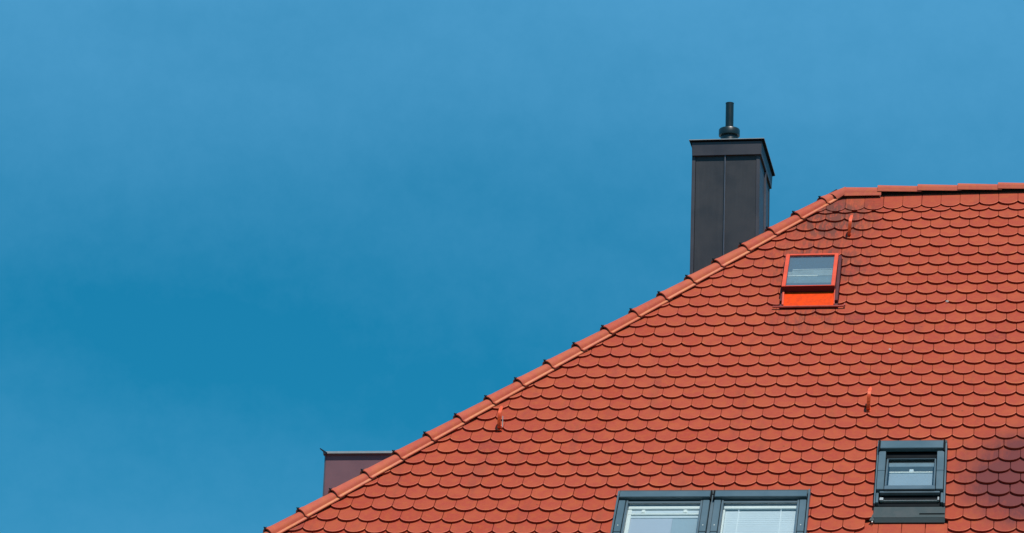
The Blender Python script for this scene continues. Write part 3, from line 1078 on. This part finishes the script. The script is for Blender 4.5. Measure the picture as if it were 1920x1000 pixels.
rb('gutter_end', M_LIP, 0.004, 0.016, 4.745, 4.788, 0.010, 0.036, sw_)
rb('sill_channel', M_FRAME, -0.500, -0.480, 4.700, 4.832, 0.0, 0.045, sw_)
rb('sill_channel', M_FRAME, 0.030, 0.050, 4.700, 4.832, 0.0, 0.045, sw_)
rb('apron', M_APRON, -0.514, 0.068, 4.855, 4.989, 0.012, 0.016, sw_, 0.003, 0.008)
m_ = MB()
m_.poly([P(-0.514, 4.93, 0.010), P(-0.505, 5.018, 0.000), P(-0.545, 5.018, 0.002), P(-0.514, 4.93, 0.004), P(-0.505, 5.018, -0.006), P(-0.545, 5.018, -0.003)],
        [(0, 2, 1), (3, 4, 5), (0, 1, 4, 3), (1, 2, 5, 4), (2, 0, 3, 5)])
part('apron_corner', m_, M_APRON, sw_)
m_ = MB()
m_.rbox(-0.505, 0.068, 4.990, 5.022, 0.000, 0.006, -0.024, -0.018)
part('apron_edge', m_, M_APRON, sw_)
rb('apron_fold', M_FRAMED, -0.14, 0.066, 4.945, 4.950, 0.010, 0.018, sw_, bevel=0)

# ------------------------------------------------------------------ orange roof hatch
ht = empty('roof_hatch', P(-1.235, 1.45, 0), house, 'small bright orange roof hatch with glass lid propped open')
rb('flashing', M_HATCHF, -1.497, -0.972, 1.050, 1.850, -0.05, 0.010, ht, bevel=0)
rb('curb', M_HATCHF, -0.998, -0.972, 1.070, 1.800, 0.0, 0.052, ht, 0.0, 0.040)
rb('curb', M_HATCHF, -1.494, -1.480, 1.070, 1.800, 0.0, 0.050, ht, 0.0, 0.040)
rb('curb', M_HATCHF, -1.470, -1.010, 1.085, 1.640, 0.010, 0.018, ht, 0.010, 0.066, bevel=0)
rb('curb_upright', M_HATCH, -1.478, -1.462, 1.640, 1.830, 0.012, 0.060, ht, 0.012, 0.020)
rb('curb_upright', M_HATCH, -1.008, -1.000, 1.640, 1.830, 0.012, 0.060, ht, 0.012, 0.020)
# the lid rises towards its lower edge
la, lb = 0.046, 0.098
def hl(s):
    return la + (lb - la) * (s - 1.03) / 0.625
def lid(name, mat, u0, u1, s0, s1, lo, hi, bevel=0.002):
    return rb(name, mat, u0, u1, s0, s1, hl(s0) + lo, hl(s0) + hi, ht, hl(s1) + lo, hl(s1) + hi, bevel)
lid('lid_stile', M_HATCH, -1.486, -1.451, 1.032, 1.655, -0.016, 0.006)
lid('lid_stile', M_HATCH, -1.036, -1.002, 1.032, 1.655, -0.016, 0.006)
lid('lid_rail', M_HATCH, -1.450, -1.037, 1.032, 1.060, -0.016, 0.006)
lid('lid_rail', M_HATCH, -1.450, -1.037, 1.642, 1.655, 0.000, 0.006)
rb('lid_front', M_HATCHF, -1.485, -1.003, 1.645, 1.657, 0.018, 0.095, ht)
lid('pane', M_GLASS, -1.450, -1.037, 1.061, 1.641, -0.008, -0.002, 0)
lid('lining', M_LIN1, -1.449, -1.038, 1.062, 1.300, -0.022, -0.018, 0)
lid('lining_band', M_LIN3, -1.412, -1.038, 1.301, 1.420, -0.022, -0.018, 0)
lid('lining_band', M_LIN1, -1.449, -1.413, 1.301, 1.340, -0.022, -0.018, 0)
lid('lining_band', M_LIN3, -1.449, -1.413, 1.341, 1.420, -0.022, -0.018, 0)
lid('lining_edge', M_SLAT, -1.410, -1.040, 1.303, 1.310, -0.017, -0.013, 0)
lid('lining_bar', M_WHITE, -1.445, -1.170, 1.421, 1.432, -0.022, -0.013, 0.002)
lid('lining_bar', M_LIN3, -1.169, -1.038, 1.421, 1.432, -0.022, -0.015, 0)
lid('lining', M_LIN2, -1.449, -1.038, 1.433, 1.560, -0.022, -0.018, 0)
lid('lining', M_LIN1, -1.449, -1.038, 1.561, 1.640, -0.022, -0.018, 0)
rb('apron', M_HATCHD, -1.461, -1.009, 1.660, 1.850, 0.030, 0.036, ht, 0.011, 0.017, bevel=0)
rb('drip_bar', M_BAR, -1.560, -0.912, 1.858, 1.876, 0.010, 0.026, ht, bevel=0.004)
rb('drip_end', M_BAR, -0.912, -0.900, 1.834, 1.872, 0.012, 0.030, ht)

# ------------------------------------------------------------------ roof hooks
def strip(path, wd, th):           # flat bar swept along points (in y,z), width along x
    mb = MB()
    pts = [Vector(p) for p in path]
    prev = None
    for i, p in enumerate(pts):
        t = (pts[min(i + 1, len(pts) - 1)] - pts[max(i - 1, 0)]).normalized()
        nrm = Vector((0, -t.z, t.y))
        k = 1.0
        if i == 0 or i == len(pts) - 1:
            k = 0.6
        wx = Vector((wd / 2 * k, 0, 0))
        b = len(mb.v)
        mb.v += [tuple(p - wx - nrm * th / 2), tuple(p + wx - nrm * th / 2), tuple(p + wx + nrm * th / 2), tuple(p - wx + nrm * th / 2)]
        if prev is not None:
            for q in range(4):
                q2 = (q + 1) % 4
                mb.f.append((prev + q, prev + q2, b + q2, b + q))
        else:
            mb.f.append((b + 3, b + 2, b + 1, b))
        prev = b
    mb.f.append((prev, prev + 1, prev + 2, prev + 3))
    return mb
def arc_pts(ps, n=4):              # quadratic smoothing of a polyline
    out = [Vector(ps[0])]
    for i in range(1, len(ps) - 1):
        a, b_, c_ = Vector(ps[i - 1]), Vector(ps[i]), Vector(ps[i + 1])
        s_, e2 = (a + b_) / 2, (b_ + c_) / 2
        for k in range(n + 1):
            t = k / n
            out.append(s_ * (1 - t) ** 2 + b_ * 2 * t * (1 - t) + e2 * t * t)
    out.append(Vector(ps[-1]))
    return out
hooks = [(-0.925, 0.665, 0.022, 0.0), (-3.812, 3.700, 0.012, 0.0), (-0.622, 3.470, 0.018, 0.0)]
for k, (u, s, lean, _) in enumerate(hooks):
    root = P(u, s, 0.004)
    hk = empty('roof_hook', root, house, 'orange metal roof hook standing up from the tiles')
    T = 0.0
    ps = [P(0, -0.06, -0.004), P(0, 0.015, 0.010), Vector((0, -0.040, 0.030)), Vector((0, -0.066, 0.110)), Vector((0, -0.056, 0.145)), Vector((0, -0.002, 0.205))]
    mb = strip(arc_pts(ps), 0.030, 0.006)
    mb.v = [(x + lean * z / 0.2 + root.x, y + root.y, z + root.z) for x, y, z in mb.v]
    part('hook_bar', mb, M_HOOK, hk, smooth=True)
    if k == 1:
        mb = MB()
        q = root + Vector((0.028, -0.02, 0.0))
        mb.box(q.x - 0.003, q.x + 0.004, q.y - 0.004, q.y + 0.004, q.z + 0.01, q.z + 0.11)
        part('hook_wire', mb, M_LIP, hk)
    mb = MB()
    mb.box8([P(u - 0.017, s + 0.02, 0.0), P(u + 0.017, s + 0.02, 0.0), P(u + 0.017, s - 0.05, 0.0), P(u - 0.017, s - 0.05, 0.0),
             P(u - 0.017, s + 0.02, 0.005), P(u + 0.017, s + 0.02, 0.005), P(u + 0.017, s - 0.05, 0.007), P(u - 0.017, s - 0.05, 0.007)])
    part('hook_foot', mb, M_HOOK, hk)

# ------------------------------------------------------------------ small pale droppings on the tiles
for u, s_, wd_, hg in ((0.010, 1.790, 0.040, 0.010), (-0.475, 2.545, 0.026, 0.009), (-0.520, 5.035, 0.018, 0.012), (-0.668, -0.035, 0.012, 0.020)):
    mb = MB()
    pts = []
    for k in range(9):
        a = 2 * math.pi * k / 9
        pts.append((math.cos(a) * wd_ / 2 * rnd(0.7, 1.1), math.sin(a) * hg / 2 * rnd(0.7, 1.1)))
    hh = 0.004 if s_ > 0 else 0.016
    mb.poly([P(u + x, s_ + y, hh - 0.012) for x, y in pts] + [P(u + x * 0.8, s_ + y * 0.8, hh) for x, y in pts],
            [tuple(reversed(range(9))), tuple(range(9, 18))] + [(k, (k + 1) % 9, 9 + (k + 1) % 9, 9 + k) for k in range(9)])
    part('white_fleck', mb, M_WHITE, roof)
